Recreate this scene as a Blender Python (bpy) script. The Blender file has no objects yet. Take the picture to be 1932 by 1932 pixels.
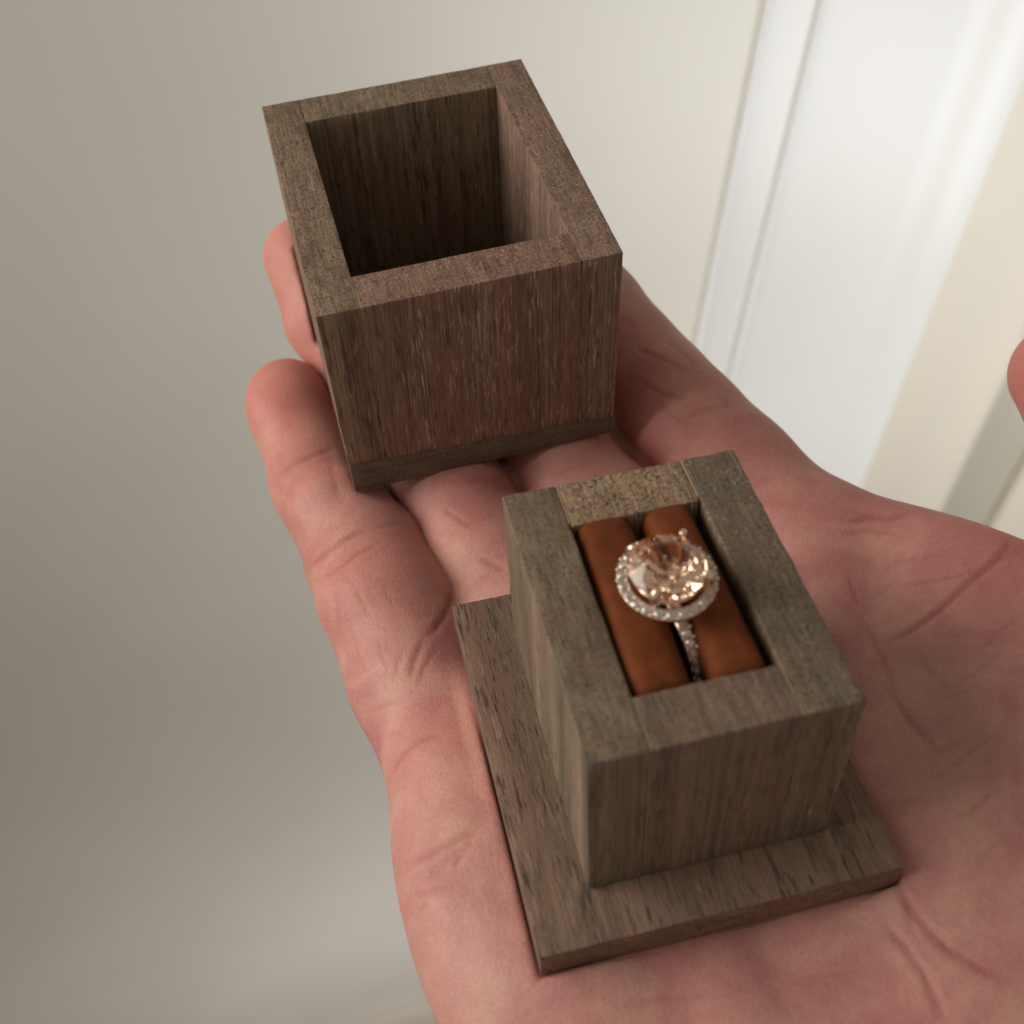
import bpy, bmesh, math, random
import numpy as np
from mathutils import Matrix, Vector, noise

random.seed(4)
rng = np.random.default_rng(4)
scene = bpy.context.scene
COL = scene.collection
MM = 0.0009                                   # one modelling unit in metres

# ---------------------------------------------------------------- camera
CAM_POS = Vector((0.0, 0.0, 1.55))
CAM_ROT = Matrix(((0.99852, -0.05446, 0.0), (0.04103, 0.75217, -0.65769), (0.03582, 0.65671, 0.75329)))
cam_data = bpy.data.cameras.new('camera')
cam = bpy.data.objects.new('camera', cam_data)
COL.objects.link(cam)
cam.matrix_world = Matrix.Translation(CAM_POS) @ CAM_ROT.to_4x4()
cam_data.sensor_fit = 'HORIZONTAL'
cam_data.sensor_width = 36.0
cam_data.lens = 36.0 * 2145.6 / 1932.0
cam_data.clip_start = 0.005
cam_data.clip_end = 50.0
cam_data.dof.use_dof = True
cam_data.dof.focus_distance = 0.168
cam_data.dof.aperture_fstop = cam_data.lens / 1.75
scene.camera = cam

# ---------------------------------------------------------------- world and lamps
world = bpy.data.worlds.new('World')
scene.world = world
world.use_nodes = True
bg = world.node_tree.nodes['Background']
bg.inputs['Color'].default_value = (1.0, 0.925, 0.815, 1)
bg.inputs['Strength'].default_value = 0.285

def area_lamp(name, loc, target, size, power, color, spread=180, size_y=None):
    d = bpy.data.lights.new(name, 'AREA')
    d.energy = power
    d.color = color
    d.size = size
    d.spread = math.radians(spread)
    if size_y:
        d.shape = 'RECTANGLE'
        d.size_y = size_y
    o = bpy.data.objects.new(name, d)
    COL.objects.link(o)
    o.location = loc
    o.rotation_euler = (Vector(target) - Vector(loc)).to_track_quat('-Z', 'Y').to_euler()
    return o

area_lamp('window_light', (-0.56, 0.10, 1.67), (0.0, 0.14, 1.42), 0.5, 2.15, (1.0, 0.95, 0.88), 120)
area_lamp('low_wall_fill', (0.26, 0.02, 0.42), (-0.15, 0.46, 0.27), 0.3, 0.8, (0.98, 0.95, 1.0), 120)  # added unseen lamp that makes the pale patch low on the wall
area_lamp('right_wall_fill', (0.50, -0.06, 1.0), (0.31, 0.60, 1.20), 0.35, 1.35, (0.97, 0.98, 1.0), 104)  # added unseen lamp below the hand, brightens the right stretch of wall

scene.view_settings.view_transform = 'Standard'
scene.view_settings.look = 'None'
scene.view_settings.exposure = 0.0
scene.view_settings.gamma = 1.0
scene.render.engine = 'CYCLES'
scene.cycles.use_denoising = True
scene.cycles.max_bounces = 12
scene.cycles.transmission_bounces = 10
scene.cycles.glossy_bounces = 6
scene.cycles.caustics_refractive = True

# ---------------------------------------------------------------- helpers
def tag(o, label=None, cat=None, group=None, kind=None):
    if label: o['label'] = label
    if cat: o['category'] = cat
    if group: o['group'] = group
    if kind: o['kind'] = kind
    return o

def empty(name, matrix, label=None, cat=None):
    o = bpy.data.objects.new(name, None)
    COL.objects.link(o)
    o.empty_display_size = 0.01
    o.matrix_world = matrix
    return tag(o, label, cat)

def link(name, mesh, mat, parent=None):
    o = bpy.data.objects.new(name, mesh)
    COL.objects.link(o)
    if mat is not None and not mesh.materials:
        mesh.materials.append(mat)
    if parent is not None:
        o.parent = parent
    return o

def mesh_from(name, verts, faces, smooth=True):
    me = bpy.data.meshes.new(name)
    me.from_pydata([tuple(map(float, v)) for v in verts], [], faces)
    me.update()
    if smooth:
        me.shade_smooth()
    return me

class Nodes:
    """small helper round a node tree"""
    def __init__(self, name):
        self.mat = bpy.data.materials.new(name)
        self.mat.use_nodes = True
        self.t = self.mat.node_tree
        self.bsdf = self.t.nodes['Principled BSDF']
        self.out = self.t.nodes['Material Output']
    def n(self, kind, **kw):
        nd = self.t.nodes.new(kind)
        for k, v in kw.items():
            if k in nd.inputs: nd.inputs[k].default_value = v
            else: setattr(nd, k, v)
        return nd
    def l(self, a, b): self.t.links.new(a, b)
    def ramp(self, fac, stops, interp='LINEAR'):
        nd = self.n('ShaderNodeValToRGB')
        nd.color_ramp.interpolation = interp
        el = nd.color_ramp.elements
        while len(el) < len(stops): el.new(0.5)
        for e, (p, c) in zip(el, stops):
            e.position = p
            e.color = (c[0], c[1], c[2], 1) if not isinstance(c, (int, float)) else (c, c, c, 1)
        self.l(fac, nd.inputs[0])
        return nd.outputs['Color']
    def mix(self, fac, a, b, mode='MIX'):
        nd = self.n('ShaderNodeMix', data_type='RGBA', blend_type=mode)
        for sock, v in ((nd.inputs[0], fac), (nd.inputs[6], a), (nd.inputs[7], b)):
            if isinstance(v, (int, float)): sock.default_value = v
            elif isinstance(v, tuple): sock.default_value = (*v[:3], 1)
            else: self.l(v, sock)
        return nd.outputs[2]
    def math(self, op, a, b=None, clamp=False):
        nd = self.n('ShaderNodeMath', operation=op, use_clamp=clamp)
        for sock, v in zip(nd.inputs, (a, b)):
            if v is None: continue
            if isinstance(v, (int, float)): sock.default_value = v
            else: self.l(v, sock)
        return nd.outputs[0]
    def coords(self, scale, offset=(0, 0, 0), rot=(0, 0, 0)):
        tc = self.n('ShaderNodeTexCoord')
        mp = self.n('ShaderNodeMapping')
        mp.inputs['Scale'].default_value = scale
        mp.inputs['Location'].default_value = offset
        mp.inputs['Rotation'].default_value = rot
        self.l(tc.outputs['Object'], mp.inputs['Vector'])
        return mp.outputs[0]
    def noise(self, vec, scale, detail=4, rough=0.55, dist=0.0):
        nd = self.n('ShaderNodeTexNoise')
        nd.inputs['Scale'].default_value = scale
        nd.inputs['Detail'].default_value = detail
        nd.inputs['Roughness'].default_value = rough
        nd.inputs['Distortion'].default_value = dist
        self.l(vec, nd.inputs['Vector'])
        return nd.outputs['Fac']
    def bump(self, height, strength, dist, normal=None):
        nd = self.n('ShaderNodeBump')
        nd.inputs['Strength'].default_value = strength
        nd.inputs['Distance'].default_value = dist
        self.l(height, nd.inputs['Height'])
        if normal is not None: self.l(normal, nd.inputs['Normal'])
        return nd.outputs['Normal']

U = 1.0 / MM                                    # object coordinates (metres) -> modelling units

def wood(name, axis, dark, light, seed, pale=0.4, tilt=0.0, streak=1.0, ring=0.0, speck=0.28, ruddy=0.24):
    """raw walnut: a solid texture stretched along the grain axis, so that a
    board shows pores and figure on its sides and growth rings and pores on its ends"""
    N = Nodes(name)
    rot = [0, 0, 0]
    rot[(axis + 1) % 3] = tilt
    rot2 = list(rot); rot2[axis] = ring
    a1, a2 = (axis + 1) % 3, (axis + 2) % 3
    def sc(along, c1=1.0, c2=1.0):
        q = [0, 0, 0]; q[axis] = U * along; q[a1] = U * c1; q[a2] = U * c2
        return tuple(q)
    v = N.coords(sc(0.095), (seed * 13.7, seed * 7.3, seed * 3.1), tuple(rot))
    vb = N.coords(sc(0.02), (seed * 5.1, seed * 2.7, seed * 9.3), tuple(rot))
    vr = N.coords(sc(0.012, 1.5, 0.16), (seed * 3.3, seed * 6.1, seed * 1.9), tuple(rot2))
    vi = N.coords((U, U, U), (seed * 1.7, 0, 0))
    mid = tuple((a + b) / 2 for a, b in zip(dark, light))
    broad = N.noise(vb, 0.14, 3, 0.5, 0.8)
    rings = N.noise(vr, 0.9, 4, 0.6, 0.5)
    f = N.math('ADD', N.math('MULTIPLY', broad, 0.45), N.math('MULTIPLY', rings, 0.55))
    col = N.ramp(f, [(0.36, dark), (0.5, mid), (0.63, light)])
    ringf = N.ramp(N.noise(N.coords(sc(0.012, 3.2, 0.22), (seed, seed * 2.1, 3), tuple(rot2)), 1.0, 3, 0.6, 0.3), [(0.50, 0.0), (0.62, 1.0)])
    col = N.mix(N.math('MULTIPLY', ringf, 0.58), col, tuple(c * 0.55 for c in dark))
    ringp = N.ramp(N.noise(N.coords(sc(0.012, 2.6, 0.18), (seed * 4, 1, seed), tuple(rot2)), 1.0, 3, 0.6, 0.3), [(0.55, 0.0), (0.66, 1.0)])
    col = N.mix(N.math('MULTIPLY', ringp, 0.40), col, tuple(min(1, c * 1.4) for c in light))
    # reddish and olive clouds
    red = N.ramp(N.noise(vb, 0.2, 2, 0.5, 0.4), [(0.45, 0.0), (0.66, 1.0)])
    col = N.mix(N.math('MULTIPLY', red, ruddy), col, (mid[0] * 1.12, mid[1] * 0.86, mid[2] * 0.86))
    oli = N.ramp(N.noise(vb, 0.27, 2, 0.5, 0.3), [(0.54, 0.0), (0.7, 1.0)])
    col = N.mix(N.math('MULTIPLY', oli, 0.35), col, (mid[0] * 1.05, mid[1] * 1.03, mid[2] * 0.80))
    # open pores: fine dark dashes along the grain
    gate = N.ramp(N.noise(vb, 0.5, 3, 0.6, 0.5), [(0.38, 0.3), (0.6, 1.0)])
    pore = N.ramp(N.noise(v, 1.9, 3, 0.65, 0.2), [(0.54, 0.0), (0.62, 1.0)])
    pf = N.math('MULTIPLY', N.math('MULTIPLY', pore, gate), 0.84 * streak)
    col = N.mix(pf, col, tuple(c * 0.42 for c in dark))
    # pale fibres lying along the grain
    fib = N.ramp(N.noise(v, 2.1, 3, 0.65, 0.15), [(0.56, 0.0), (0.65, 1.0)])
    fg = N.ramp(N.noise(vb, 0.35, 3, 0.6, 0.4), [(0.40, 0.2), (0.62, 1.0)])
    col = N.mix(N.math('MULTIPLY', N.math('MULTIPLY', fib, fg), pale), col, tuple(min(1, c * 1.7 + 0.025) for c in light))
    # specks of sanding dust and tiny pits
    dust = N.ramp(N.noise(vi, 2.7, 2, 0.6), [(0.63, 0.0), (0.71, 1.0)])
    col = N.mix(N.math('MULTIPLY', dust, 0.55 * speck), col, tuple(min(1, c * 1.6 + 0.04) for c in light))
    pit = N.ramp(N.noise(N.coords((U, U, U), (seed * 2.9, 4, 1)), 2.4, 2, 0.6), [(0.62, 0.0), (0.70, 1.0)])
    col = N.mix(N.math('MULTIPLY', pit, 0.62 * speck), col, tuple(c * 0.45 for c in dark))
    fine = N.noise(vi, 4.5, 3, 0.65)
    col = N.mix(0.4, col, N.ramp(fine, [(0.3, 0.3), (0.7, 0.75)]), 'OVERLAY')
    N.l(col, N.bsdf.inputs['Base Color'])
    N.l(N.ramp(broad, [(0.35, 0.52), (0.65, 0.72)]), N.bsdf.inputs['Roughness'])
    N.bsdf.inputs['Specular IOR Level'].default_value = 0.32
    h = N.math('ADD', N.math('MULTIPLY', pf, -1.0), N.math('MULTIPLY', N.noise(v, 2.0, 4, 0.6), 0.6))
    h = N.math('ADD', h, N.math('MULTIPLY', fine, 0.3))
    h = N.math('ADD', h, N.math('MULTIPLY', dust, 0.3))
    N.l(N.bump(h, 0.6, 0.00022), N.bsdf.inputs['Normal'])
    return N.mat

# ---------------------------------------------------------------- the setting: wall, floor, trims
def paint(name, color, rough, spec=0.5, bump=0.06, tint=None):
    N = Nodes(name)
    v = N.coords((1, 1, 1))
    c = N.mix(N.ramp(N.noise(v, 5.0, 4), [(0.35, 0.0), (0.65, 1.0)]), color, tint or tuple(k * 0.95 for k in color))
    N.l(c, N.bsdf.inputs['Base Color'])
    N.bsdf.inputs['Roughness'].default_value = rough
    N.bsdf.inputs['Specular IOR Level'].default_value = spec
    N.l(N.bump(N.noise(v, 260, 3), bump, 0.0006), N.bsdf.inputs['Normal'])
    return N.mat

def sm(e0, e1, x):
    t = np.clip((x - e0) / (e1 - e0), 0, 1)
    return t * t * (3 - 2 * t)

def extrude_profile(name, pts, z0, z1, mat, depth=0.05, kind=None):
    """a plan curve raised into a solid sheet with a back, so that it has thickness"""
    pts = np.asarray(pts)
    n = len(pts)
    t = np.gradient(pts, axis=0)
    t /= np.linalg.norm(t, axis=1, keepdims=True)
    nb = np.stack([-t[:, 1], t[:, 0]], 1)         # away from the viewer
    back = pts + nb * depth
    ring = np.concatenate([pts, back[::-1]])
    m = len(ring)
    verts = [(p[0], p[1], z) for z in (z0, z1) for p in ring]
    faces = [(i, (i + 1) % m, m + (i + 1) % m, m + i) for i in range(m)]
    faces += [(i, n - 1 - i + n, n - 2 - i + n, i + 1) for i in range(n - 1)]
    faces += [(m + i, m + i + 1, m + n - 2 - i + n, m + n - 1 - i + n) for i in range(n - 1)]
    me = mesh_from(name, verts, faces)
    me.set_sharp_from_angle(angle=0.6)
    return link(name, me, mat)

WALL_PAINT = paint('wall_paint', (0.76, 0.725, 0.648), 0.36)
WHITE_PAINT = paint('white_gloss_paint', (0.765, 0.757, 0.718), 0.30)
BEAD_HIGHLIGHT = paint('bead_highlight_paint', (0.88, 0.88, 0.86), 0.22, 0.6)  # whiter than the panel: the bright edge highlights are put into the colour
CREAM_PAINT = paint('cream_paint', (0.76, 0.70, 0.585), 0.42)
JAMB_SHADE_PAINT = paint('shaded_trim_paint', (0.50, 0.465, 0.375), 0.5)  # darker olive stands in for the shade of the recess beside the casing
FLOOR_MAT = paint('floor_vinyl', (0.42, 0.39, 0.34), 0.4)

def az(a, y):
    return math.tan(math.radians(a)) * y

# plan of the wall: the plain stretch on the left bends softly into the panelled stretch
xs = np.linspace(-1.3, az(24.5, 0.53), 420)
corner = 0.02
left_slope, right_slope = math.tan(math.radians(24)), math.tan(math.radians(4))
wsm = 0.10
soft = wsm * np.log1p(np.exp((xs - corner) / wsm))     # smooth ramp
ys = 0.525 + left_slope * (xs - corner - soft) + right_slope * soft + 0.012
a_ = np.degrees(np.arctan2(xs, ys))
ridge = 0.0008 * (sm(10.7, 11.3, a_) + sm(13.2, 14.0, a_))
edge = 0.004 * sm(20.6, 23.2, a_) - 0.012 * sm(23.8, 24.5, a_)
ys = ys - ridge - edge
keep = a_ < 24.5
xs, ys = xs[keep], ys[keep]
a_ = a_[keep]
FLOOR_Z = -0.045
cut = int(np.argmax(a_ > 11.0))
wall = extrude_profile('wall', np.stack([xs, ys], 1)[:cut + 1], FLOOR_Z, 2.5, WALL_PAINT, 0.04)
panel = extrude_profile('door_panel', np.stack([xs, ys], 1)[cut:], FLOOR_Z, 2.5, WHITE_PAINT, 0.04)
tag(panel, 'white glossy panelling with two upright beads behind the fingers', 'panelling')
for a0, r in ((11.0, 0.0024), (13.6, 0.0021)):
    k = int(np.argmax(a_ > a0))
    t = np.linspace(0, 2 * math.pi, 13)[:-1]
    vs = [(xs[k] + r * math.cos(q), ys[k] - 0.0006 + r * math.sin(q), z) for z in (FLOOR_Z, 2.5) for q in t]
    fs = [(i, (i + 1) % 12, 12 + (i + 1) % 12, 12 + i) for i in range(12)] + [tuple(range(12))[::-1], tuple(range(12, 24))]
    link('bead', mesh_from('bead', vs, fs), BEAD_HIGHLIGHT, panel)
tag(wall, 'plain beige satin painted wall left of the white panelling', 'wall', kind='structure')
def upright(name, a0, a1, y, mat, r=0.006):
    x0, x1 = az(a0, y), az(a1, y)
    k = np.linspace(0, math.pi / 2, 8)
    pts = [(x0 + r - r * math.cos(t), y + r - r * math.sin(t)) for t in k]
    pts += [(x1 - r + r * math.sin(t), y + r - r * math.cos(t)) for t in k]
    pts = [(x0, y + 0.02)] + pts + [(x1, y + 0.02)]
    return extrude_profile(name, pts, FLOOR_Z, 2.5, mat, 0.012)
c1 = upright('door_casing', 22.0, 29.6, 0.585, CREAM_PAINT, 0.012)
tag(c1, 'cream upright door casing beside the white panelled wall', 'door casing')
c2 = upright('door_jamb', 25.0, 44.0, 0.607, JAMB_SHADE_PAINT, 0.008)
tag(c2, 'door jamb set back right of the casing, its shade painted olive', 'door jamb')
c3 = upright('door_edge', 32.4, 46.0, 0.598, CREAM_PAINT, 0.006)
tag(c3, 'pale edge of a door at the far right behind the thumb', 'door')
fl = link('floor', mesh_from('floor', [(-3, -3, FLOOR_Z), (3, -3, FLOOR_Z), (3, 3, FLOOR_Z), (-3, 3, FLOOR_Z)], [(0, 1, 2, 3)], False), FLOOR_MAT)
tag(fl, kind='structure')
bx = xs[xs < 0.09]
by = ys[:len(bx)] - 0.016
bb = extrude_profile('baseboard', np.stack([bx, by], 1), FLOOR_Z + 0.002, FLOOR_Z + 0.09, CREAM_PAINT, 0.0145)
tag(bb, 'cream baseboard along the foot of the plain wall', 'baseboard')

# ---------------------------------------------------------------- the hand
# everything of the hand is modelled in units with the plate of the ring box lying on z = 0
def M4(rows, t):
    m = Matrix(rows).to_4x4()
    m.translation = Vector(t)
    return m
BASE_M = M4(((0.96093, -0.26123, -0.09151), (0.26503, 0.96371, 0.03188), (0.07986, -0.05488, 0.99529)), (0.02107, 0.07918, 1.41268))
LID_M = M4(((0.94793, -0.31208, -0.06357), (0.30818, 0.94915, -0.06429), (0.0804, 0.04135, 0.9959)), (-0.0132, 0.1578, 1.41194))

# --HAND-SDF-BEGIN--
def smin(a, b, k):
    h = np.maximum(k - np.abs(a - b), 0) / k
    return np.minimum(a, b) - h * h * h * k / 6.0
def cone(P, a, ra, b, rb):
    a = np.asarray(a, float); b = np.asarray(b, float)
    ba = b - a; l2 = ba @ ba
    t = np.clip(((P - a) @ ba) / l2, 0, 1)
    d = np.linalg.norm(P - a - t[:, None] * ba, axis=1)
    return d - (ra + (rb - ra) * t)
def ellipsoid(P, c, r, rz=0.0, rx=0.0):
    q = P - np.asarray(c, float)
    ca, sa = math.cos(math.radians(rz)), math.sin(math.radians(rz))
    q = np.stack([q[:, 0] * ca + q[:, 1] * sa, -q[:, 0] * sa + q[:, 1] * ca, q[:, 2]], 1)
    cb, sb = math.cos(math.radians(rx)), math.sin(math.radians(rx))
    q = np.stack([q[:, 0], q[:, 1] * cb + q[:, 2] * sb, -q[:, 1] * sb + q[:, 2] * cb], 1)
    r = np.asarray(r, float)
    k0 = np.linalg.norm(q / r, axis=1) + 1e-9
    k1 = np.linalg.norm(q / (r * r), axis=1) + 1e-9
    return k0 * (k0 - 1.0) / k1
def chain(P, pts, k):
    d = None
    for p, q in zip(pts[:-1], pts[1:]):
        c = cone(P, p[:3], p[3], q[:3], q[3])
        d = c if d is None else smin(d, c, k)
    return d
def rbox(P, m, lo, hi):
    """box in the frame m (3x3 columns = axes, origin), signed distance"""
    R, o = m
    q = (P - o) @ R
    lo = np.asarray(lo, float); hi = np.asarray(hi, float)
    c = (lo + hi) / 2; h = (hi - lo) / 2
    d = np.abs(q - c) - h
    return np.linalg.norm(np.maximum(d, 0), axis=1) + np.minimum(d.max(1), 0)

FINGERS = dict(
    pinky=[(-33, 30, -13, 11.5), (-34.5, 44, -10.5, 11.8), (-37.6, 57, -8.5, 10.8), (-44.2, 78, -6.5, 9.4), (-47.4, 99.5, -3, 8.5)],
    ring=[(-12, 36, -12, 11.5), (-14.8, 50, -9.5, 11.2), (-18, 66, -8, 10.6), (-27, 98, -4, 9.8), (-35.5, 114, 5, 9.3), (-38.6, 127.5, 12.5, 8.4)],
    middle=[(13, 40, -12, 12), (8, 55, -9.5, 11.2), (3, 72, -8, 10.5), (-6, 106, -4, 10), (-14, 128, 3, 9), (-17, 140, 10, 8.2)],
    index=[(41, 40, -10, 13), (34.6, 58, -7, 12), (27, 80, -2, 10.5), (20, 101, 4, 9.6), (12, 118, 12, 9), (6, 128, 16, 8)])
# soft finger pads and swellings: centre, radii, turn about z
PADS = [((-37, 46, -7), (10.5, 11, 9.5), 15), ((-42, 68, -5), (8.6, 9, 8.6), 15), ((-47.5, 95, -2), (8.2, 11, 8), 5),
        ((-16, 56, -6), (10, 11, 8), 8), ((5, 60, -6), (10.5, 11, 8.4), 12), ((29, 72, -3), (11, 13, 10), 10), ((18, 66, -15.5), (9, 24, 9), 10), ((-28, 64, -18), (7, 26, 8.5), 15), ((-6, 70, -14.5), (7, 24, 8), 10)]
THUMB = [(36, -50, -14, 15), (80, -6, -5, 14), (95, 14, 4, 11.5), (89.8, 28, 12, 11), (86.3, 40, 20, 9.8)]
LIDF = (np.array([[0.9986, -0.0489, 0.0258], [0.0510, 0.9952, -0.0840], [-0.0216, 0.0852, 0.9961]]), np.array([-13.5, 94.2, 5.4]))
BASEF = (np.eye(3), np.zeros(3))

def hand_sdf(P):
    palm = cone(P, (40, 38, -10), 12.5, (26, -48, -14), 14)
    for a, ra, b, rb in (((13, 40, -12), 12.5, (14, -52, -15), 14), ((-12, 36, -12), 12, (0, -54, -15), 14),
                         ((-33, 30, -13), 11.5, (-14, -52, -15), 14)):
        palm = smin(palm, cone(P, a, ra, b, rb), 9)
    palm = smin(palm, ellipsoid(P, (-22, -12, -12), (20, 42, 13.5), 4), 9)
    palm = smin(palm, ellipsoid(P, (50, -20, -9), (23, 42, 16), -35), 11)
    palm = smin(palm, cone(P, (47, 38, -9.5), 11, (80, 1, -6), 12), 9)
    palm = smin(palm, ellipsoid(P, (58, 4, -9), (27, 24, 12), -35), 10)
    palm = smin(palm, cone(P, (-6, -58, -16), 17, (-4, -150, -22), 19), 12)
    palm = smin(palm, cone(P, (26, -58, -16), 17, (28, -150, -22), 19), 12)
    palm = smin(palm, cone(P, (11, -60, -16), 18, (12, -150, -22), 21), 12)
    fing = None
    for name, pts in FINGERS.items():
        d = chain(P, pts, 4)
        fing = d if fing is None else smin(fing, d, 0.9)
    for c, r, a in PADS:
        fing = smin(fing, ellipsoid(P, c, r, a), 2.2)
    d = smin(palm, fing, 6)
    d = smin(d, chain(P, THUMB, 6), 9)
    # flesh gives way under the two wooden pieces
    lid = rbox(P, LIDF, (-25, -29.8, 0), (25, 29.8, 44)) - 0.15
    base = rbox(P, BASEF, (-25, -29.8, 0), (25, 29.8, 6)) - 0.15
    d = -smin(-d, lid, 1.6)
    d = -smin(-d, base, 1.6)
    return d
# --HAND-SDF-END--

def surface_net(sdf, lo, hi, h):
    lo = np.asarray(lo, float); hi = np.asarray(hi, float)
    n = np.ceil((hi - lo) / h).astype(int) + 1
    n = ((n + 4) // 5) * 5
    D = np.full(tuple(n), 9.0, np.float32)
    nb = n // 5
    g = np.stack(np.meshgrid(*[np.arange(k) for k in nb], indexing='ij'), -1).reshape(-1, 3)
    cen = lo + (g * 5 + 2) * h
    dc = sdf(cen)
    rad = 5 * h * 0.9 + 1.0
    D.reshape(nb[0], 5, nb[1], 5, nb[2], 5)[:] = np.where(dc < 0, -9.0, 9.0).reshape(nb[0], 1, nb[1], 1, nb[2], 1)
    act = g[np.abs(dc) < rad]
    off = np.stack(np.meshgrid(*[np.arange(5)] * 3, indexing='ij'), -1).reshape(-1, 3)
    idx = (act[:, None, :] * 5 + off[None]).reshape(-1, 3)
    for s in range(0, len(idx), 400000):
        q = idx[s:s + 400000]
        D[q[:, 0], q[:, 1], q[:, 2]] = sdf(lo + q * h)
    S = D < 0
    c = [(i, j, k) for i in (0, 1) for j in (0, 1) for k in (0, 1)]
    sl = lambda o: tuple(slice(a, s - 1 + a) for a, s in zip(o, D.shape))
    cnt = sum(S[sl(o)].astype(np.int8) for o in c)
    cells = np.argwhere((cnt > 0) & (cnt < 8))
    vid = np.full(tuple(np.array(D.shape) - 1), -1, np.int64)
    vid[cells[:, 0], cells[:, 1], cells[:, 2]] = np.arange(len(cells))
    acc = np.zeros((len(cells), 3)); num = np.zeros(len(cells))
    for a in c:
        for ax in range(3):
            if a[ax]: continue
            b = list(a); b[ax] = 1
            da = D[cells[:, 0] + a[0], cells[:, 1] + a[1], cells[:, 2] + a[2]]
            db = D[cells[:, 0] + b[0], cells[:, 1] + b[1], cells[:, 2] + b[2]]
            m = (da < 0) != (db < 0)
            t = np.where(m, da / np.where(m, da - db, 1), 0)
            p = np.tile(np.array(a, float), (len(cells), 1)); p[:, ax] += t
            acc += p * m[:, None]; num += m
    V = lo + (cells + acc / num[:, None]) * h
    F = []
    for ax in range(3):
        u, v = (ax + 1) % 3, (ax + 2) % 3
        s0 = [slice(1, -1)] * 3; s1 = [slice(1, -1)] * 3
        s0[ax] = slice(0, -1); s1[ax] = slice(1, None)
        A, B = S[tuple(s0)], S[tuple(s1)]
        for flip, m in ((False, A & ~B), (True, ~A & B)):
            e = np.argwhere(m)
            e[:, u] += 1; e[:, v] += 1
            def cv(du, dv):
                q = e.copy(); q[:, u] -= du; q[:, v] -= dv
                return vid[q[:, 0], q[:, 1], q[:, 2]]
            quad = np.stack([cv(1, 1), cv(0, 1), cv(0, 0), cv(1, 0)], 1)
            F.append(quad[:, ::-1] if flip else quad)
    return V, np.concatenate(F)

def sdf_grad(sdf, V, e=0.25):
    G = np.empty_like(V)
    for k in range(3):
        d = np.zeros(3); d[k] = e
        G[:, k] = (sdf(V + d) - sdf(V - d)) / (2 * e)
    return G / (np.linalg.norm(G, axis=1, keepdims=True) + 1e-9)

def poly_dist(V, pts):
    """distance to a polyline and position 0..1 along it"""
    pts = np.asarray(pts, float)
    seg = np.linalg.norm(np.diff(pts, axis=0), axis=1)
    cum = np.concatenate([[0], np.cumsum(seg)])
    best = np.full(len(V), 1e9); par = np.zeros(len(V))
    for i, (a, b) in enumerate(zip(pts[:-1], pts[1:])):
        ba = b - a
        t = np.clip((V - a) @ ba / (ba @ ba + 1e-9), 0, 1)
        d = np.linalg.norm(V - a - t[:, None] * ba, axis=1)
        m = d < best
        best[m] = d[m]; par[m] = (cum[i] + t[m] * seg[i]) / cum[-1]
    return best, par

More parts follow.
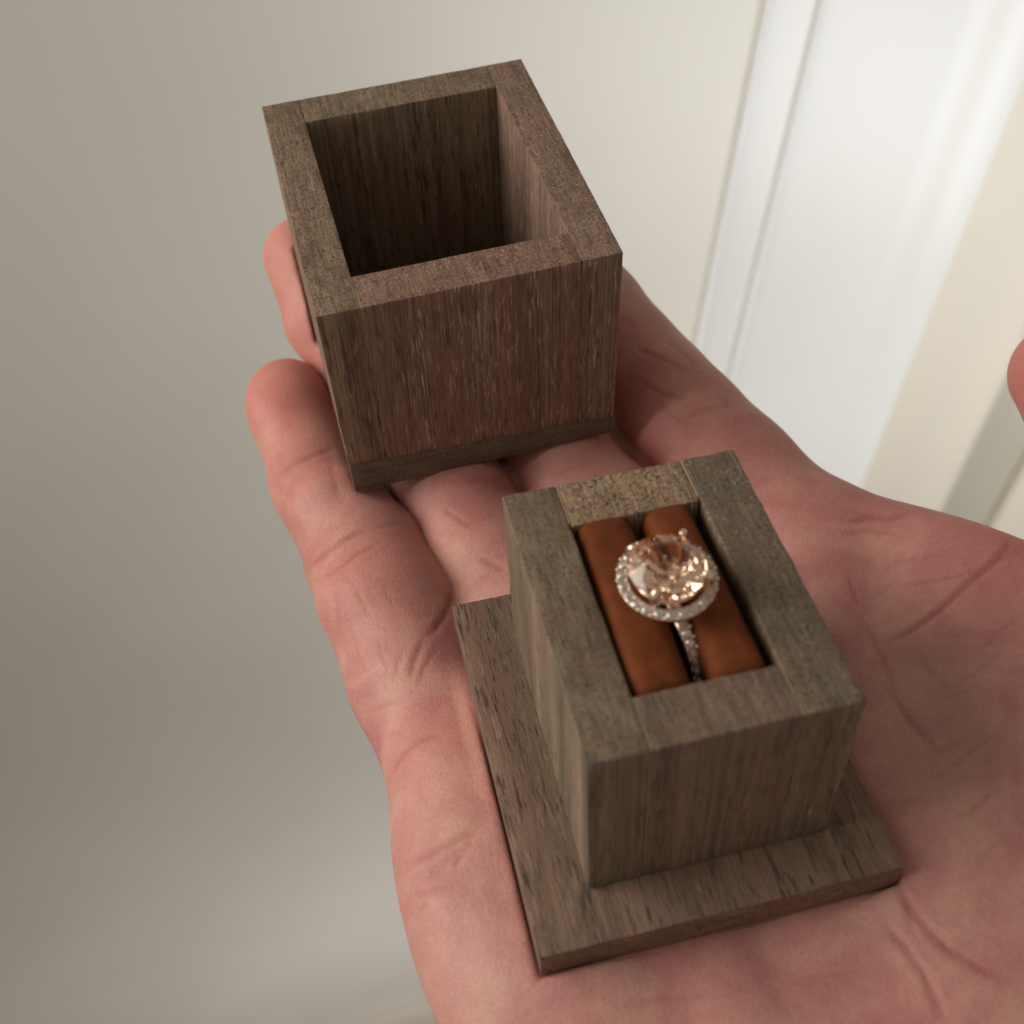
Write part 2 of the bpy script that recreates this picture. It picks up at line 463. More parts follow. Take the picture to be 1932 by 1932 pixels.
# skin creases: depth, width, redness, points on the skin
CREASES = [
    (0.45, 0.9, 0.55, [(-52.1, 74.9, -1.1), (-48.5, 74.2, 1.9), (-44.7, 74.6, 3.2), (-41.0, 75.9, 3.0), (-38.5, 77.3, 1.9)]),
    (0.2, 0.6, 0.3, [(-50.9, 76.3, 0.8), (-47.8, 75.3, 2.6), (-43.5, 75.9, 3.4)]),
    (0.5, 0.9, 0.6, [(-48.2, 53.7, -5.4), (-44.9, 52.3, -0.7), (-41.6, 52.5, 1.5), (-38.5, 53.1, 2.4), (-35.6, 53.6, 2.5)]),
    (0.4, 0.8, 0.5, [(-47.1, 49.8, -4.8), (-43.8, 47.3, 0.2), (-40.7, 47.7, 1.9), (-37.2, 48.9, 2.4), (-34.0, 50.0, 2.0)]),
    (0.3, 0.8, 0.3, [(-35.6, 53.6, 2.5), (-31.7, 54.7, 1.3), (-28.3, 56.7, -1.6)]),
    (0.25, 0.5, 0.25, [(-40.2, 42.2, 1.5), (-39.4, 39.1, 0.5), (-38.6, 36.0, -0.6)]),
    (0.2, 0.5, 0.2, [(-35.6, 41.5, 2.0), (-35.0, 39.3, 1.3), (-34.2, 36.5, 0.4)]),
    (0.2, 0.5, 0.2, [(-46.7, 67.5, 2.3), (-46.0, 63.4, 1.4), (-45.3, 59.6, 0.5)]),
    (0.15, 0.5, 0.15, [(-40.3, 72.5, 2.9), (-40.4, 67.5, 3.5), (-39.9, 64.3, 3.0)]),
    (0.55, 1, 0.9, [(-22.9, 42.7, -3.3), (-24.4, 38.9, -3.5), (-26.3, 34.5, -2.2), (-28.3, 31.5, -1.2), (-30.2, 29.6, -0.7)]),
    (0.3, 0.9, 0.7, [(-30.2, 29.6, -0.7), (-31.7, 27.5, -0.6), (-33.0, 25.2, -0.8), (-34.2, 22.6, -1.3)]),
    (0.18, 0.8, 0.55, [(-28.3, 27.9, -1.2), (-30.1, 25.6, -0.9), (-31.8, 23.6, -0.9), (-32.9, 21.1, -1.1)]),
    (0.15, 0.8, 0.35, [(-34.3, 28.2, -0.6), (-35.6, 25.7, -1.2), (-37.2, 23.1, -2.3)]),
    (0.4, 1, 0.4, [(-40.6, 8.2, -7.1), (-39.3, 9.7, -5.3), (-37.4, 10.7, -3.3), (-34.4, 11.2, -1.4), (-32.2, 10.7, -0.5), (-30.2, 9.1, 0.1)]),
    (0.5, 1.1, 0.5, [(-39.3, -7.4, -4.8), (-36.4, -8.0, -2.2), (-32.7, -8.1, -0.1), (-29.8, -7.7, 1.0), (-27.7, -7.3, 1.5)]),
    (0.4, 0.9, 0.4, [(-37.5, -11.9, -3.2), (-35.3, -10.9, -1.5), (-33.0, -10.0, -0.3), (-30.9, -9.4, 0.6)]),
    (0.35, 0.9, 0.4, [(-33.4, -11.9, -0.6), (-31.5, -10.3, 0.4), (-29.7, -9.1, 1.0)]),
    (0.35, 0.9, 0.4, [(-39.7, -12.1, -5.5), (-36.7, -13.6, -2.7), (-33.3, -15.0, -0.6)]),
    (0.25, 0.8, 0.25, [(-39.7, -15.8, -6.0), (-38.6, -14.8, -4.5), (-37.2, -14.2, -3.1)]),
    (0.6, 0.9, 0.75, [(69.4, 17.0, 4.4), (64.0, 15.8, 4.6), (58.1, 13.6, 3.7), (51.3, 10.4, 3.0), (45.0, 8.1, 2.5), (39.4, 6.5, 2.2)]),
    (0.4, 0.9, 0.6, [(68.0, 18.8, 4.1), (63.7, 15.7, 4.6)]),
    (0.3, 0.7, 0.4, [(39.5, 14.6, 2.1), (38.9, 9.4, 2.2), (38.7, 4.6, 2.2), (38.0, 0.0, 2.4), (37.3, -4.3, 2.6)]),
    (0.3, 0.7, 0.35, [(40.9, 21.7, 1.9), (40.1, 17.6, 2.1), (39.5, 14.3, 2.1)]),
    (0.35, 0.9, 0.4, [(36.5, 0.5, 2.2), (37.0, -3.8, 2.5), (37.2, -8.2, 3.2), (37.6, -11.2, 3.9), (38.3, -14.6, 4.7)]),
    (0.5, 1, 0.6, [(25.2, -29.0, 1.1), (24.6, -31.2, 2.1), (24.9, -35.2, 2.3), (26.5, -39.8, 2.7), (29.3, -43.5, 3.2), (33.1, -46.8, 3.4)]),
    (0.45, 0.9, 0.5, [(20.4, -33.6, 0.5), (21.9, -37.2, 1.2), (22.7, -41.5, 1.5), (22.5, -45.3, 1.8), (22.2, -48.4, 2.2)]),
    (0.3, 0.8, 0.35, [(24.9, -32.1, 2.2), (24.0, -34.8, 1.9), (23.5, -36.8, 1.8)]),
    (0.45, 1, 0.55, [(45.5, 32.2, 2.6), (49.5, 32.3, 2.4), (52.7, 30.7, 2.5), (56.6, 30.6, 2.5)]),
    (0.3, 0.8, 0.4, [(42.6, 30.1, 2.4), (48.5, 30.0, 2.1), (52.9, 27.0, 2.5)]),
    (0.25, 0.8, 0.35, [(47.7, 17.9, 1.3), (51.8, 16.9, 2.1), (56.5, 15.6, 3.3), (60.7, 15.1, 4.2)]),
    (0.25, 0.7, 0.3, [(49.2, 23.0, 1.3), (53.8, 21.2, 2.5), (57.9, 20.3, 3.6)]),
    (0.2, 0.7, 0.25, [(52.2, -0.1, 5.0), (57.3, 2.7, 5.0), (62.2, 4.7, 4.9)]),
    (0.2, 0.7, 0.25, [(44.1, -4.4, 4.2), (49.4, -3.6, 5.2), (56.0, -1.0, 5.6)]),
    (0.35, 0.8, 0.4, [(21.4, 82.6, 8.8), (24.3, 78.1, 8.7), (27.6, 74.7, 8.2), (29.5, 70.9, 7.5)]),
    (0.35, 0.8, 0.4, [(21.2, 74.5, 5.9), (23.9, 69.6, 5.9), (27.9, 65.8, 6.2)]),
    (0.3, 0.8, 0.3, [(26.1, 63.4, 4.6), (31.0, 62.8, 5.9), (36.2, 62.5, 5.5)]),
    (0.5, 0.9, 0.6, [(15.8, 72.2, -6.9), (17.1, 69.1, -6.6), (17.7, 64.1, -6.5), (15.6, 54.6, -0.3)]),
    (0.4, 0.9, 0.4, [(-18.4, 43.8, 0.5), (-15.9, 41.7, 0.7), (-14.1, 39.2, 0.8)]),
    (0.3, 0.8, 0.3, [(-22.5, 57.4, 0.7), (-18.7, 51.1, 1.9), (-12.7, 51.8, 2.2)]),
    (0.25, 0.7, 0.3, [(-4.3, 63.0, -2.2), (1.0, 58.8, 1.8), (7.2, 59.1, 2.6)]),
    (0.2, 0.6, 0.35, [(-42.4, 21.9, -7.9), (-39.4, 20.9, -4.4), (-35.8, 19.6, -2.2)]),
    (0.2, 0.6, 0.3, [(-42.4, 18.5, -10.7), (-39.0, 15.3, -4.8), (-35.9, 14.2, -2.3)]),
    (0.2, 0.6, 0.3, [(-42.3, 37.1, -2.6), (-42.1, 32.2, -3.8), (-41.2, 26.6, -4.1)]),
    (0.15, 0.6, 0.25, [(-38.2, 32.5, -1.1), (-37.8, 28.2, -1.6), (-37.2, 24.5, -2.0)]),
    (0.2, 0.6, 0.3, [(33.7, -18.3, 4.1), (38.0, -17.4, 5.1), (43.9, -15.1, 6.1), (48.5, -13.9, 6.6)]),
    (0.2, 0.6, 0.3, [(33.2, -25.2, 4.7), (37.4, -24.4, 5.6), (43.0, -22.2, 6.6)]),
    (0.2, 0.6, 0.3, [(43.8, 3.9, 2.8), (44.2, -1.0, 3.6), (44.9, -5.9, 4.7)]),
    (0.15, 0.6, 0.25, [(33.6, -31.8, 4.9), (37.4, -30.1, 5.7), (41.6, -29.1, 6.3)]),
    (0.2, 0.6, 0.3, [(39.1, 45.7, 3.9), (42.0, 42.8, 3.8), (45.2, 40.8, 3.5)]),
    (0.2, 0.6, 0.3, [(37.1, 53.8, 5.0), (40.3, 51.1, 3.9), (42.3, 48.3, 3.3)]),
    (0.25, 0.7, 0.35, [(27.6, 81.7, 9.4), (30.4, 76.8, 8.3), (32.4, 72.9, 7.2)]),
    (0.2, 0.6, 0.3, [(22.2, 69.2, 4.7), (25.2, 63.9, 4.4), (28.8, 59.3, 4.8)]),
    (0.2, 0.6, 0.3, [(-17.4, -35.9, 0.5), (-10.4, -36.2, -0.5), (-3.6, -37.5, -0.7)]),
    (0.2, 0.6, 0.25, [(7.2, -37.9, -1.4), (12.7, -38.5, -0.6), (17.3, -39.5, 0.0)]),
]
# flushed areas of the skin: centre, radius, strength
FLUSH = [((-48, 96, 4), 17, 1.0), ((-38, 46, 2), 13, 0.55), ((-42, 136, 18), 20, 1.1), ((-45, 70, 2), 9, 0.3),
         ((-30, 10, 2), 13, 0.5), ((-16, 58, 2), 12, 0.35), ((40, 50, 0), 20, 0.35), ((80, 30, 22), 26, 0.9), ((20, 72, 0), 16, 0.6)]

V, F = surface_net(hand_sdf, (-75, -180, -48), (125, 160, 45), 0.55)
for _ in range(2):
    G = sdf_grad(hand_sdf, V)
    V = V - G * np.clip(hand_sdf(V), -0.6, 0.6)[:, None]
G = sdf_grad(hand_sdf, V)
crease = np.zeros(len(V)); disp = np.zeros(len(V))
for dep, wid, red, pts in CREASES:
    wid *= 0.55
    d, t = poly_dist(V, pts)
    fade = np.clip(np.minimum(t, 1 - t) * 5, 0.12, 1)
    prof = np.exp(-(d / wid) ** 2) * fade
    disp -= dep * 0.58 * prof
    disp += dep * 0.12 * np.exp(-((d - wid * 2.2) / (wid * 1.3)) ** 2) * fade
    crease = np.maximum(crease, red * np.exp(-(d / (wid * 1.25)) ** 2) * fade)
flush = np.zeros(len(V))
for c, r, s in FLUSH:
    d = np.linalg.norm(V - np.array(c), axis=1)
    flush += s * np.exp(-(d / r) ** 2)
# gentle unevenness of flesh
lump = np.zeros(len(V))
for k in range(14):
    w = rng.normal(size=3); w /= np.linalg.norm(w)
    fr = rng.uniform(0.10, 0.42)
    lump += np.sin(V @ w * fr + rng.uniform(0, 6.3)) * 0.030 / fr
near = np.minimum(np.abs(rbox(V, LIDF, (-25, -29.8, 0), (25, 29.8, 44))), np.abs(rbox(V, BASEF, (-25, -29.8, 0), (25, 29.8, 6))))
disp += lump * np.clip(near / 3.0, 0, 1)
V = V + G * disp[:, None]
hand_me = bpy.data.meshes.new('hand')
hand_me.from_pydata((V * MM).tolist(), [], F.tolist())
hand_me.update()
hand_me.shade_smooth()
for nm, arr in (('crease', crease), ('flush', flush)):
    at = hand_me.attributes.new(nm, 'FLOAT', 'POINT')
    at.data.foreach_set('value', arr.astype(np.float32))

def skin():
    N = Nodes('skin')
    v = N.coords((U, U, U))
    blot = N.noise(v, 0.075, 4, 0.6, 0.6)
    col = N.ramp(blot, [(0.36, (0.455, 0.188, 0.168)), (0.5, (0.525, 0.252, 0.212)), (0.64, (0.57, 0.310, 0.245))])
    viol = N.ramp(N.noise(v, 0.11, 3, 0.6, 0.4), [(0.5, 0.0), (0.72, 1.0)])
    col = N.mix(N.math('MULTIPLY', viol, 0.30), col, (0.46, 0.20, 0.20))
    mott = N.ramp(N.noise(v, 0.45, 4, 0.6), [(0.4, 0.0), (0.7, 1.0)])
    col = N.mix(N.math('MULTIPLY', mott, 0.22), col, (0.50, 0.20, 0.15))
    fa = N.n('ShaderNodeAttribute', attribute_name='flush')
    col = N.mix(N.math('MULTIPLY', fa.outputs['Fac'], 0.62, True), col, (0.60, 0.20, 0.155))
    ca = N.n('ShaderNodeAttribute', attribute_name='crease')
    col = N.mix(N.math('MULTIPLY', ca.outputs['Fac'], 0.85, True), col, (0.34, 0.085, 0.07))
    # the fine net of lines in the skin
    vw = N.n('ShaderNodeVectorMath', operation='ADD')
    nz = N.n('ShaderNodeTexNoise'); nz.inputs['Scale'].default_value = 0.25
    N.l(v, nz.inputs['Vector']); N.l(v, vw.inputs[0])
    ms = N.n('ShaderNodeVectorMath', operation='SCALE'); ms.inputs['Scale'].default_value = 3.0
    N.l(nz.outputs['Color'], ms.inputs[0]); N.l(ms.outputs[0], vw.inputs[1])
    net = N.n('ShaderNodeTexVoronoi', feature='DISTANCE_TO_EDGE'); net.inputs['Scale'].default_value = 0.16
    N.l(vw.outputs[0], net.inputs['Vector'])
    netm = N.ramp(net.outputs['Distance'], [(0.0, 1.0), (0.045, 0.0)])
    netg = N.ramp(N.noise(v, 0.07, 3), [(0.45, 0.0), (0.62, 1.0)])
    netf = N.math('MULTIPLY', netm, netg)
    col = N.mix(N.math('MULTIPLY', netf, 0.10), col, (0.40, 0.13, 0.11))
    spk = N.ramp(N.noise(v, 1.6, 3, 0.65), [(0.3, 0.42), (0.7, 0.58)])
    col = N.mix(0.55, col, spk, 'OVERLAY')
    N.l(col, N.bsdf.inputs['Base Color'])
    N.bsdf.inputs['Roughness'].default_value = 0.52
    N.bsdf.inputs['Specular IOR Level'].default_value = 0.35
    N.bsdf.inputs['Subsurface Weight'].default_value = 0.35
    N.bsdf.inputs['Subsurface Radius'].default_value = (1.0, 0.35, 0.2)
    N.bsdf.inputs['Subsurface Scale'].default_value = 0.0022
    vor = N.n('ShaderNodeTexVoronoi', feature='DISTANCE_TO_EDGE')
    vor.inputs['Scale'].default_value = 1.15
    N.l(N.coords((U, U, U)), vor.inputs['Vector'])
    h = N.math('ADD', N.math('MULTIPLY', N.ramp(vor.outputs['Distance'], [(0.0, 0.0), (0.16, 1.0)]), 0.5),
               N.math('MULTIPLY', N.noise(v, 1.5, 5, 0.6), 1.0))
    h = N.math('ADD', h, N.math('MULTIPLY', netf, -0.15))
    N.l(N.bump(h, 0.30, 0.00016), N.bsdf.inputs['Normal'])
    return N.mat
hand = link('hand', hand_me, skin())
hand.matrix_world = BASE_M
tag(hand, 'open right hand held palm up under the wooden box and its lid', 'hand')

# ---------------------------------------------------------------- boards
def board(name, lo, hi, mat, parent, r=0.15, cell=1.8, fuzz=0.05, label=None):
    """a small sawn board: rounded box on a fine grid with slightly ragged arrises"""
    lo = np.asarray(lo, float); hi = np.asarray(hi, float)
    lines = []
    for k in range(3):
        L = hi[k] - lo[k]
        m = max(1, int(round((L - 2 * r) / cell)))
        lines.append(np.concatenate([[lo[k], lo[k] + r * 0.45], np.linspace(lo[k] + r, hi[k] - r, m + 1), [hi[k] - r * 0.45, hi[k]]]))
    vmap = {}; verts = []; faces = []
    def vert(key):
        if key not in vmap:
            p = np.array([lines[k][key[k]] for k in range(3)])
            inner = np.clip(p, lo + r, hi - r)
            d = p - inner
            nrm = np.linalg.norm(d)
            nn = d / nrm if nrm > 0 else d
            edge = np.sum(np.abs(d) > 1e-6) >= 2
            q = inner + nn * r
            if edge:
                w = noise.noise(Vector(p * 0.9 + 31.0)) * fuzz * 1.6 + random.uniform(-1, 1) * fuzz * 0.5
                q = q + nn * w
            vmap[key] = len(verts); verts.append(q * MM)
        return vmap[key]
    n = [len(l) for l in lines]
    for ax in range(3):
        u, v = (ax + 1) % 3, (ax + 2) % 3
        for side in (0, n[ax] - 1):
            for i in range(n[u] - 1):
                for j in range(n[v] - 1):
                    ks = []
                    for a, b in ((i, j), (i + 1, j), (i + 1, j + 1), (i, j + 1)):
                        k = [0, 0, 0]; k[ax] = side; k[u] = a; k[v] = b
                        ks.append(vert(tuple(k)))
                    faces.append(ks if side else ks[::-1])
    o = link(name, mesh_from(name, verts, faces), mat, parent)
    if label: o['label'] = label
    return o

# -- the lid: an open box of five boards
lid = empty('wooden_box', LID_M, 'tall empty open topped walnut box standing on the fingers', 'wooden box')
W, D_, H, TB, TX, TY = 50.0, 59.5, 43.4, 6.2, 6.95, 7.58
x, y = W / 2, D_ / 2
TAN = (0.125, 0.085, 0.054); TANL = (0.285, 0.203, 0.133)
BRN = (0.155, 0.089, 0.063); BRNL = (0.285, 0.174, 0.124)
OLV = (0.122, 0.087, 0.058); OLVL = (0.240, 0.176, 0.117)
board('side_board', (-x, -y, TB), (-x + TX, y, H), wood('walnut_lid_a', 2, (0.140, 0.089, 0.059), (0.300, 0.205, 0.135), 1.0, 0.4, 0.0, 1.0, 0.12), lid)
board('side_board', (x - TX, -y, TB), (x, y, H), wood('walnut_lid_b', 2, (0.150, 0.091, 0.066), (0.292, 0.190, 0.138), 3.0, 0.8, 0.02, 0.9, -0.25, 0.3, 0.38), lid)
board('front_board', (-x + TX, -y - 0.02, TB), (x - TX, -y + TY, H - 0.03), wood('walnut_lid_c', 2, BRN, BRNL, 3.0, 0.85, 0.02, 0.9, 1.2, 0.3, 0.45), lid, label='reddish brown front board with pale pore streaks')
board('back_board', (-x + TX, y - TY, TB), (x - TX, y, H - 0.04), wood('walnut_lid_d', 2, TAN, TANL, 4.0, 0.4, 0, 1.0, 1.35), lid)
board('bottom_board', (-x + 0.05, -y + 0.05, 0), (x - 0.05, y - 0.05, TB), wood('walnut_lid_e', 1, (0.105, 0.075, 0.054), (0.190, 0.143, 0.101), 5.0, 0.3, 0, 1, 0.1), lid)

# the bottom board was planed a little out of true: its joint line climbs to the left
for o in list(lid.children):
    for vtx in o.data.vertices:
        xx, zz = vtx.co.x / MM, vtx.co.z / MM
        lift = 1.7 * (-xx / 25.0)
        if zz > TB - 0.01: zz += lift * (1 - (zz - TB) / (H - TB))
        elif zz > TB * 0.5: zz += lift
        vtx.co.z = zz * MM

# -- the base: plate, four short boards and two leather rolls
base = empty('ring_box', BASE_M, 'low walnut ring box on a square plate holding orange leather rolls and a ring', 'ring box')
board('plate', (-x, -y, 0), (x, y, 5.9), wood('walnut_plate', 1, (0.120, 0.074, 0.050), (0.255, 0.165, 0.114), 6.0, 0.35, 0.05, 1.1, 0.1, 0.28, 0.42), base)
bw, bd, bz, bt = 33.7 / 2, 43.9 / 2, 5.91, 37.65
bx0, by0 = 0.35, -0.45
tx, ty = 7.64, 7.55
board('side_board', (bx0 - bw, by0 - bd, bz), (bx0 - bw + tx, by0 + bd, bt), wood('walnut_base_a', 2, OLV, OLVL, 7.0, 0.3, 0, 0.9, 0.15, 0.5, 0.36), base, r=0.3, fuzz=0.1)
board('side_board', (bx0 + bw - tx, by0 - bd, bz), (bx0 + bw, by0 + bd, bt), wood('walnut_base_b', 2, (0.105, 0.077, 0.052), (0.205, 0.154, 0.104), 8.0, 0.6, 0, 0.9, -0.35, 0.9, 0.30), base, r=0.3, fuzz=0.1)
board('front_board', (bx0 - bw + tx + 0.18, by0 - bd - 0.02, bz), (bx0 + bw - tx - 0.12, by0 - bd + ty, bt - 0.04), wood('walnut_base_c', 2, (0.118, 0.076, 0.054), (0.228, 0.153, 0.108), 9.0, 0.35, 0, 0.7, 0.95, 0.4, 0.40), base, r=0.28, fuzz=0.09)
board('back_board', (bx0 - bw + tx + 0.2, by0 + bd - ty - 0.6, bz), (bx0 + bw - tx - 0.2, by0 + bd, bt - 0.05), wood('walnut_base_d', 2, (0.170, 0.111, 0.068), (0.400, 0.275, 0.171), 10.0, 0.5, 0, 1.5, 1.5, 1.2), base, r=0.3, fuzz=0.1, label='lighter tan back board with rough end grain')
Ng = Nodes('glue')
Ng.bsdf.inputs['Base Color'].default_value = (0.42, 0.31, 0.19, 1)
Ng.bsdf.inputs['Roughness'].default_value = 0.6
GLUE = Ng.mat
for sx, y0, y1, e in ((-1, by0 - bd, by0 - bd + ty, 0.18), (-1, by0 + bd - ty, by0 + bd, 0.2), (1, by0 + bd - ty, by0 + bd, 0.2), (1, by0 - bd, by0 - bd + ty, 0.12)):
    xc = bx0 + sx * (bw - tx)
    a, b = sorted((xc, xc - sx * e))
    board('glue_line', (a + 0.02, y0 + 0.1, bz), (b - 0.02, y1 - 0.1, bt - 0.03), GLUE, base, 0.04, 6.0, 0.02)

def leather():
    N = Nodes('orange_leather')
    v = N.coords((U, U, U))
    col = N.ramp(N.noise(v, 0.25, 4), [(0.3, (0.110, 0.027, 0.007)), (0.7, (0.175, 0.045, 0.011))])
    N.l(col, N.bsdf.inputs['Base Color'])
    N.bsdf.inputs['Roughness'].default_value = 0.78
    N.bsdf.inputs['Specular IOR Level'].default_value = 0.18
    N.l(N.bump(N.math('ADD', N.noise(v, 3.0, 4, 0.6), N.math('MULTIPLY', N.noise(v, 0.55, 3, 0.5, 0.8), 2.5)), 0.35, 0.00018), N.bsdf.inputs['Normal'])
    return N.mat
LEATHER = leather()
def roll(x0, x1, y0, y1, top, bulge):
    """a soft upholstered roll: rounded across, with gently drawn-in ends"""
    cx, hw = (x0 + x1) / 2, (x1 - x0) / 2
    rows, cols = 26, 30
    verts, faces = [], []
    for i in range(rows + 1):
        t = i / rows
        yy = y0 + (y1 - y0) * t
        e = (t + 0.02) * (y1 - y0) if t < 0.5 else (1 - t + 0.03) * (y1 - y0)
        drop = (0.9 if t < 0.5 else 0.25) * math.exp(-e / 0.8)
        w = hw * (1 - 0.05 * math.exp(-e / 0.6)) * (1 + 0.025 * math.sin(yy * 0.35 + x0))
        for j in range(cols + 1):
            a = math.pi * j / cols
            ca, sa = math.cos(a), math.sin(a)
            px = cx - w * math.copysign(abs(ca) ** 0.55, ca) + bulge * math.sin(yy * 0.16)
            pz = top - drop - 5.0 + 5.0 * max(sa, 0.0) ** 0.62 + 0.10 * noise.noise(Vector((px * .25, yy * .25, 3)))
            if j in (0, cols): pz = 8.0
            verts.append((px * MM, yy * MM, pz * MM))
    c1 = cols + 1
    for i in range(rows):
        for j in range(cols):
            faces.append((i * c1 + j, (i + 1) * c1 + j, (i + 1) * c1 + j + 1, i * c1 + j + 1))
    faces.append(tuple(range(c1)))
    faces.append(tuple(range(rows * c1 + cols, rows * c1 - 1, -1)))
    faces.append(tuple([i * c1 for i in range(rows, -1, -1)] + [i * c1 + cols for i in range(rows + 1)]))
    return link('leather_roll', mesh_from('leather_roll', verts, faces), LEATHER, base)
ya, yb = by0 - bd + ty + 0.1, by0 + bd - ty - 0.65
roll(-8.6, -0.55, ya, yb, 37.9, 0.25)
roll(1.2, 8.5, ya, yb, 37.9, -0.2)

# ---------------------------------------------------------------- the ring
RING_TILT = math.radians(5)
ring_m = BASE_M @ Matrix.Translation(Vector((-0.4, -0.1, 26.7)) * MM) @ Matrix.Rotation(math.radians(7), 4, 'Z') @ Matrix.Rotation(RING_TILT, 4, 'X')
ring = empty('engagement_ring', ring_m, 'rose gold ring with a round peach stone in a halo of tiny diamonds', 'ring')
Nm = Nodes('rose_gold')
Nm.bsdf.inputs['Base Color'].default_value = (0.88, 0.66, 0.50, 1)
Nm.bsdf.inputs['Metallic'].default_value = 1.0
Nm.bsdf.inputs['Roughness'].default_value = 0.18
GOLD = Nm.mat
def gem_mat(name, color, ior, rough=0.0):
    N = Nodes(name)
    N.bsdf.inputs['Base Color'].default_value = (*color, 1)
    N.bsdf.inputs['Transmission Weight'].default_value = 1.0
    N.bsdf.inputs['Roughness'].default_value = rough
    N.bsdf.inputs['IOR'].default_value = ior
    return N.mat
PEACH = gem_mat('peach_gem', (1.0, 0.67, 0.48), 1.58)
DIAMOND = gem_mat('diamond', (0.98, 0.92, 0.84), 2.4, 0.0)
DIAMOND.node_tree.nodes['Principled BSDF'].inputs['Transmission Weight'].default_value = 0.78

def brilliant(name, r, crown, pav, table, n=8, girdle=0.06):
    """round brilliant: table, star, kite and girdle facets above, mains and halves below"""
    V_, F_ = [], []
    def ringv(rad, z, cnt, ph):
        s = len(V_)
        for i in range(cnt):
            a = 2 * math.pi * (i + ph) / cnt
            V_.append((rad * math.cos(a) * MM, rad * math.sin(a) * MM, z * MM))
        return s
    T = ringv(r * table, crown, n, 0.5)
    K = ringv(r * (table + (1 - table) * 0.52), crown * 0.58, n, 0.0)
    G1 = ringv(r, girdle * r / 2, 2 * n, 0.0)
    G2 = ringv(r, -girdle * r / 2, 2 * n, 0.0)
    Pm = ringv(r * 0.45, -pav * 0.56, n, 0.5)
    C = len(V_); V_.append((0, 0, -pav * MM))
    F_.append([T + i for i in range(n)])
    for i in range(n):
        i1 = (i + 1) % n; im = (i - 1) % n
        F_.append([T + im, K + i, T + i])                               # star
        F_.append([T + i, K + i, G1 + 2 * i + 1, K + i1])               # kite
        F_.append([K + i, G1 + 2 * i, G1 + 2 * i + 1])
        F_.append([K + i, G1 + (2 * i - 1) % (2 * n), G1 + 2 * i])
        F_.append([G2 + 2 * i, Pm + i, G2 + 2 * i + 1])
        F_.append([G2 + 2 * i + 1, Pm + i, G2 + (2 * i + 2) % (2 * n)])
        F_.append([G2 + (2 * i + 2) % (2 * n), Pm + i, C, Pm + i1]) if False else None
        F_.append([G2 + 2 * i, Pm + im, Pm + i])
        F_.append([Pm + im, C, Pm + i])
    F_ = [f for f in F_ if f]
    for k in range(2 * n):
        k1 = (k + 1) % (2 * n)
        F_.append([G1 + k, G2 + k, G2 + k1, G1 + k1])
    me = mesh_from(name, V_, F_, False)
    bm = bmesh.new(); bm.from_mesh(me)
    bmesh.ops.recalc_face_normals(bm, faces=bm.faces)
    bm.to_mesh(me); bm.free()
    return me

def tube_ring(name, R, prof, n, parent, mat, plane='yz', a0=0.0, a1=2 * math.pi):
    """sweep a closed profile (radial, axial) round a circle"""
    full = abs(a1 - a0 - 2 * math.pi) < 1e-6
    m = len(prof); vs, fs = [], []
    cnt = n if full else n + 1
    for i in range(cnt):
        a = a0 + (a1 - a0) * i / n
        for (pr, pa) in prof:
            rr = R + pr
            if plane == 'yz': vs.append((pa * MM, rr * math.sin(a) * MM, rr * math.cos(a) * MM))
            else: vs.append((rr * math.cos(a) * MM, rr * math.sin(a) * MM, pa * MM))
    for i in range(n):
        i1 = (i + 1) % cnt
        for j in range(m):
            j1 = (j + 1) % m
            fs.append((i * m + j, i1 * m + j, i1 * m + j1, i * m + j1))
    me = mesh_from(name, vs, fs)
    bm = bmesh.new(); bm.from_mesh(me)
    bmesh.ops.recalc_face_normals(bm, faces=bm.faces)
    bm.to_mesh(me); bm.free()
    return link(name, me, mat, parent)

def bead_mesh(name, r):
    bm = bmesh.new()
    bmesh.ops.create_icosphere(bm, subdivisions=2, radius=r * MM)
    me = bpy.data.meshes.new(name); bm.to_mesh(me); bm.free()
    me.shade_smooth()
    return me
BEAD = bead_mesh('bead', 0.26)
def rrect(w, h, k=10, p=0.6):
    return [(h * math.copysign(abs(math.sin(a)) ** p, math.sin(a)), w * math.copysign(abs(math.cos(a)) ** p, math.cos(a)))
            for a in [2 * math.pi * i / k for i in range(k)]]
band = tube_ring('band', 9.6, rrect(0.95, 0.55, 12), 96, ring, GOLD)
band.matrix_local = Matrix.Translation(Vector((0.35, -1.9, 0.9)) * MM)
small = brilliant('band_diamond', 0.68, 0.26, 0.45, 0.58, 8)
small.materials.append(DIAMOND)
bead0 = BEAD; bead0.materials.append(GOLD)
for s in (-1, 1):
    for i in range(13):
        a = s * math.radians(16 + i * 7.4)
        rad = 9.6 + 0.60
        o = link('band_diamond', small, None, band)
        o.matrix_local = Matrix.Translation(Vector((0, math.sin(a) * rad, math.cos(a) * rad)) * MM) @ Matrix.Rotation(-a, 4, 'X')
        for e in (-1, 1):
            b_ = link('bead', bead0, None, band)
            a2 = a + math.radians(3.7)
            b_.matrix_local = Matrix.Translation(Vector((0.72 * e, math.sin(a2) * (rad + 0.05), math.cos(a2) * (rad + 0.05))) * MM)
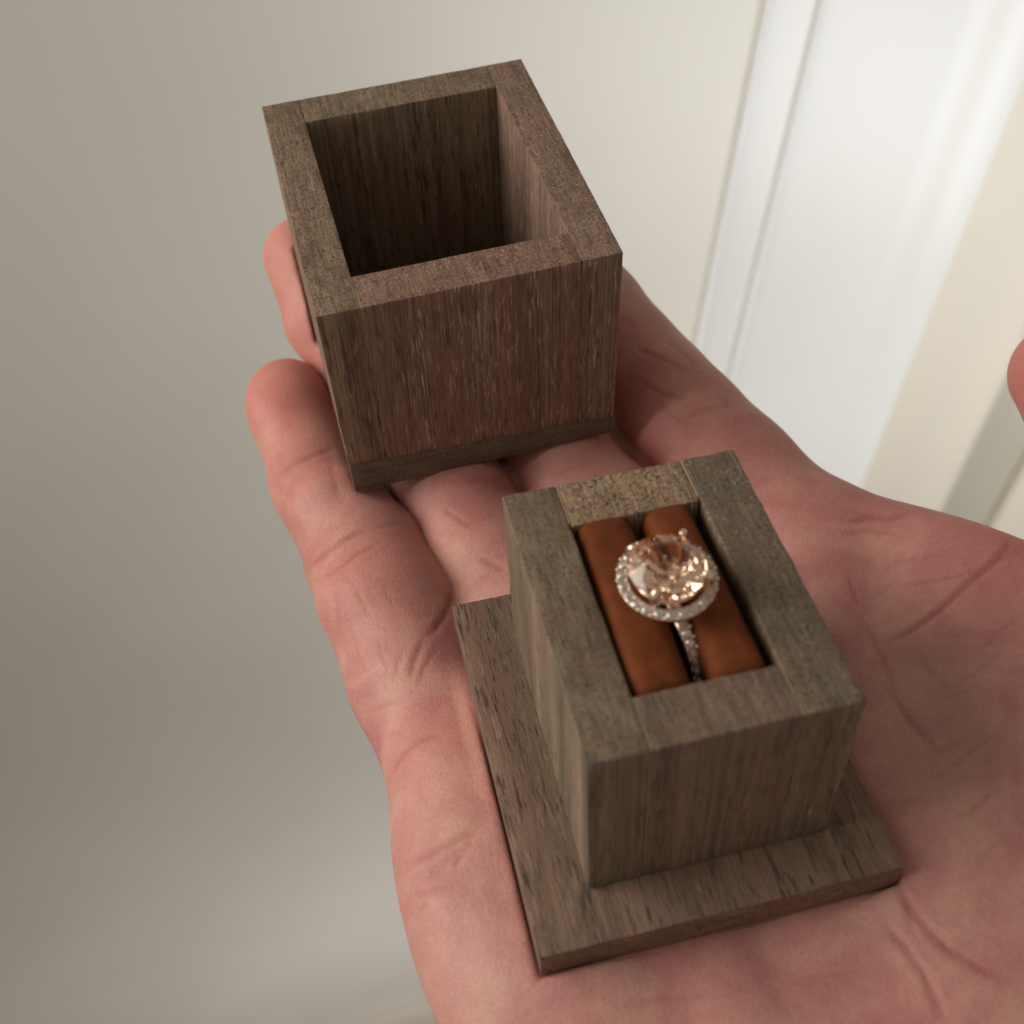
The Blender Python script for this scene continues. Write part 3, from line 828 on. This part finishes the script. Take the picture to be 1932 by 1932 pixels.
# halo: a gallery ring in rose gold carrying small diamonds held by beads
HZ, HR = 14.6, 5.62
halo = tube_ring('halo', HR, [(-0.6, HZ - 0.12), (-0.6, HZ - 0.8), (-0.35, HZ - 1.1), (0.35, HZ - 1.1), (0.6, HZ - 0.8), (0.6, HZ - 0.12), (0.4, HZ - 0.08), (-0.4, HZ - 0.08)], 72, ring, GOLD, 'xy')
hd = brilliant('halo_diamond', 0.74, 0.30, 0.5, 0.58, 8)
hd.materials.append(DIAMOND)
HB = bead_mesh('halo_bead', 0.27); HB.materials.append(GOLD)
NH = 23
for i in range(NH):
    a = 2 * math.pi * i / NH
    o = link('halo_diamond', hd, None, halo)
    o.matrix_local = Matrix.Translation(Vector((HR * math.cos(a), HR * math.sin(a), HZ + 0.16)) * MM) @ Matrix.Rotation(a, 4, 'Z') @ Matrix.Rotation(0.12, 4, 'Y')
    a2 = a + math.pi / NH
    for rr in (HR - 0.55, HR + 0.60):
        b_ = link('bead', HB, None, halo)
        b_.matrix_local = Matrix.Translation(Vector((rr * math.cos(a2), rr * math.sin(a2), HZ + 0.08)) * MM)
# basket, prongs and centre stone
tube_ring('basket', 4.05, rrect(0.32, 0.35, 8, 0.8) and [(r_, z_ + HZ + 0.55) for r_, z_ in rrect(0.32, 0.35, 8, 0.8)], 48, ring, GOLD, 'xy')
stone_z = HZ + 2.0
st = link('centre_stone', brilliant('centre_stone', 4.95, 1.7, 3.9, 0.55, 8), PEACH, ring)
st.matrix_local = Matrix.Translation(Vector((-0.1, 0.3, stone_z)) * MM) @ Matrix.Rotation(0.25, 4, 'Z')
def sweep(name, pts, mat, parent, k=10):
    """tapered round wire through (x, y, z, r) points"""
    pts = [np.array(p, float) for p in pts]
    vs, fs = [], []
    for i, p in enumerate(pts):
        t = pts[min(i + 1, len(pts) - 1)][:3] - pts[max(i - 1, 0)][:3]
        t /= np.linalg.norm(t)
        s = np.cross(t, (0.3, 0.9, 0.1)); s /= np.linalg.norm(s)
        u = np.cross(t, s)
        for j in range(k):
            a = 2 * math.pi * j / k
            vs.append((p[:3] + (s * math.cos(a) + u * math.sin(a)) * p[3]) * MM)
    for i in range(len(pts) - 1):
        for j in range(k):
            j1 = (j + 1) % k
            fs.append((i * k + j, i * k + j1, (i + 1) * k + j1, (i + 1) * k + j))
    fs.append(tuple(range(k))[::-1]); fs.append(tuple(range((len(pts) - 1) * k, len(pts) * k)))
    return link(name, mesh_from(name, vs, fs), mat, parent)
for ang in (133, 45, -44, -134):
    c, s = math.cos(math.radians(ang)), math.sin(math.radians(ang))
    P_ = [(1.6, HZ - 4.2, 0.40), (3.1, HZ - 1.6, 0.42), (4.6, HZ + 0.4, 0.48), (5.3, stone_z - 0.1, 0.52), (5.35, stone_z + 0.5, 0.54), (5.1, stone_z + 1.05, 0.56), (4.75, stone_z + 1.4, 0.52), (4.45, stone_z + 1.5, 0.36), (4.3, stone_z + 1.5, 0.1)]
    sweep('prong', [(r_ * c, r_ * s, z_, w_) for r_, z_, w_ in P_], GOLD, ring)
for s in (-1, 1):
    sweep('shoulder', [(0, s * 0.8, 9.7, 0.6), (0, s * 1.2, HZ - 3.4, 0.5), (0, s * 2.4, HZ - 1.9, 0.42), (0, s * 4.9, HZ - 1.25, 0.4)], GOLD, ring)
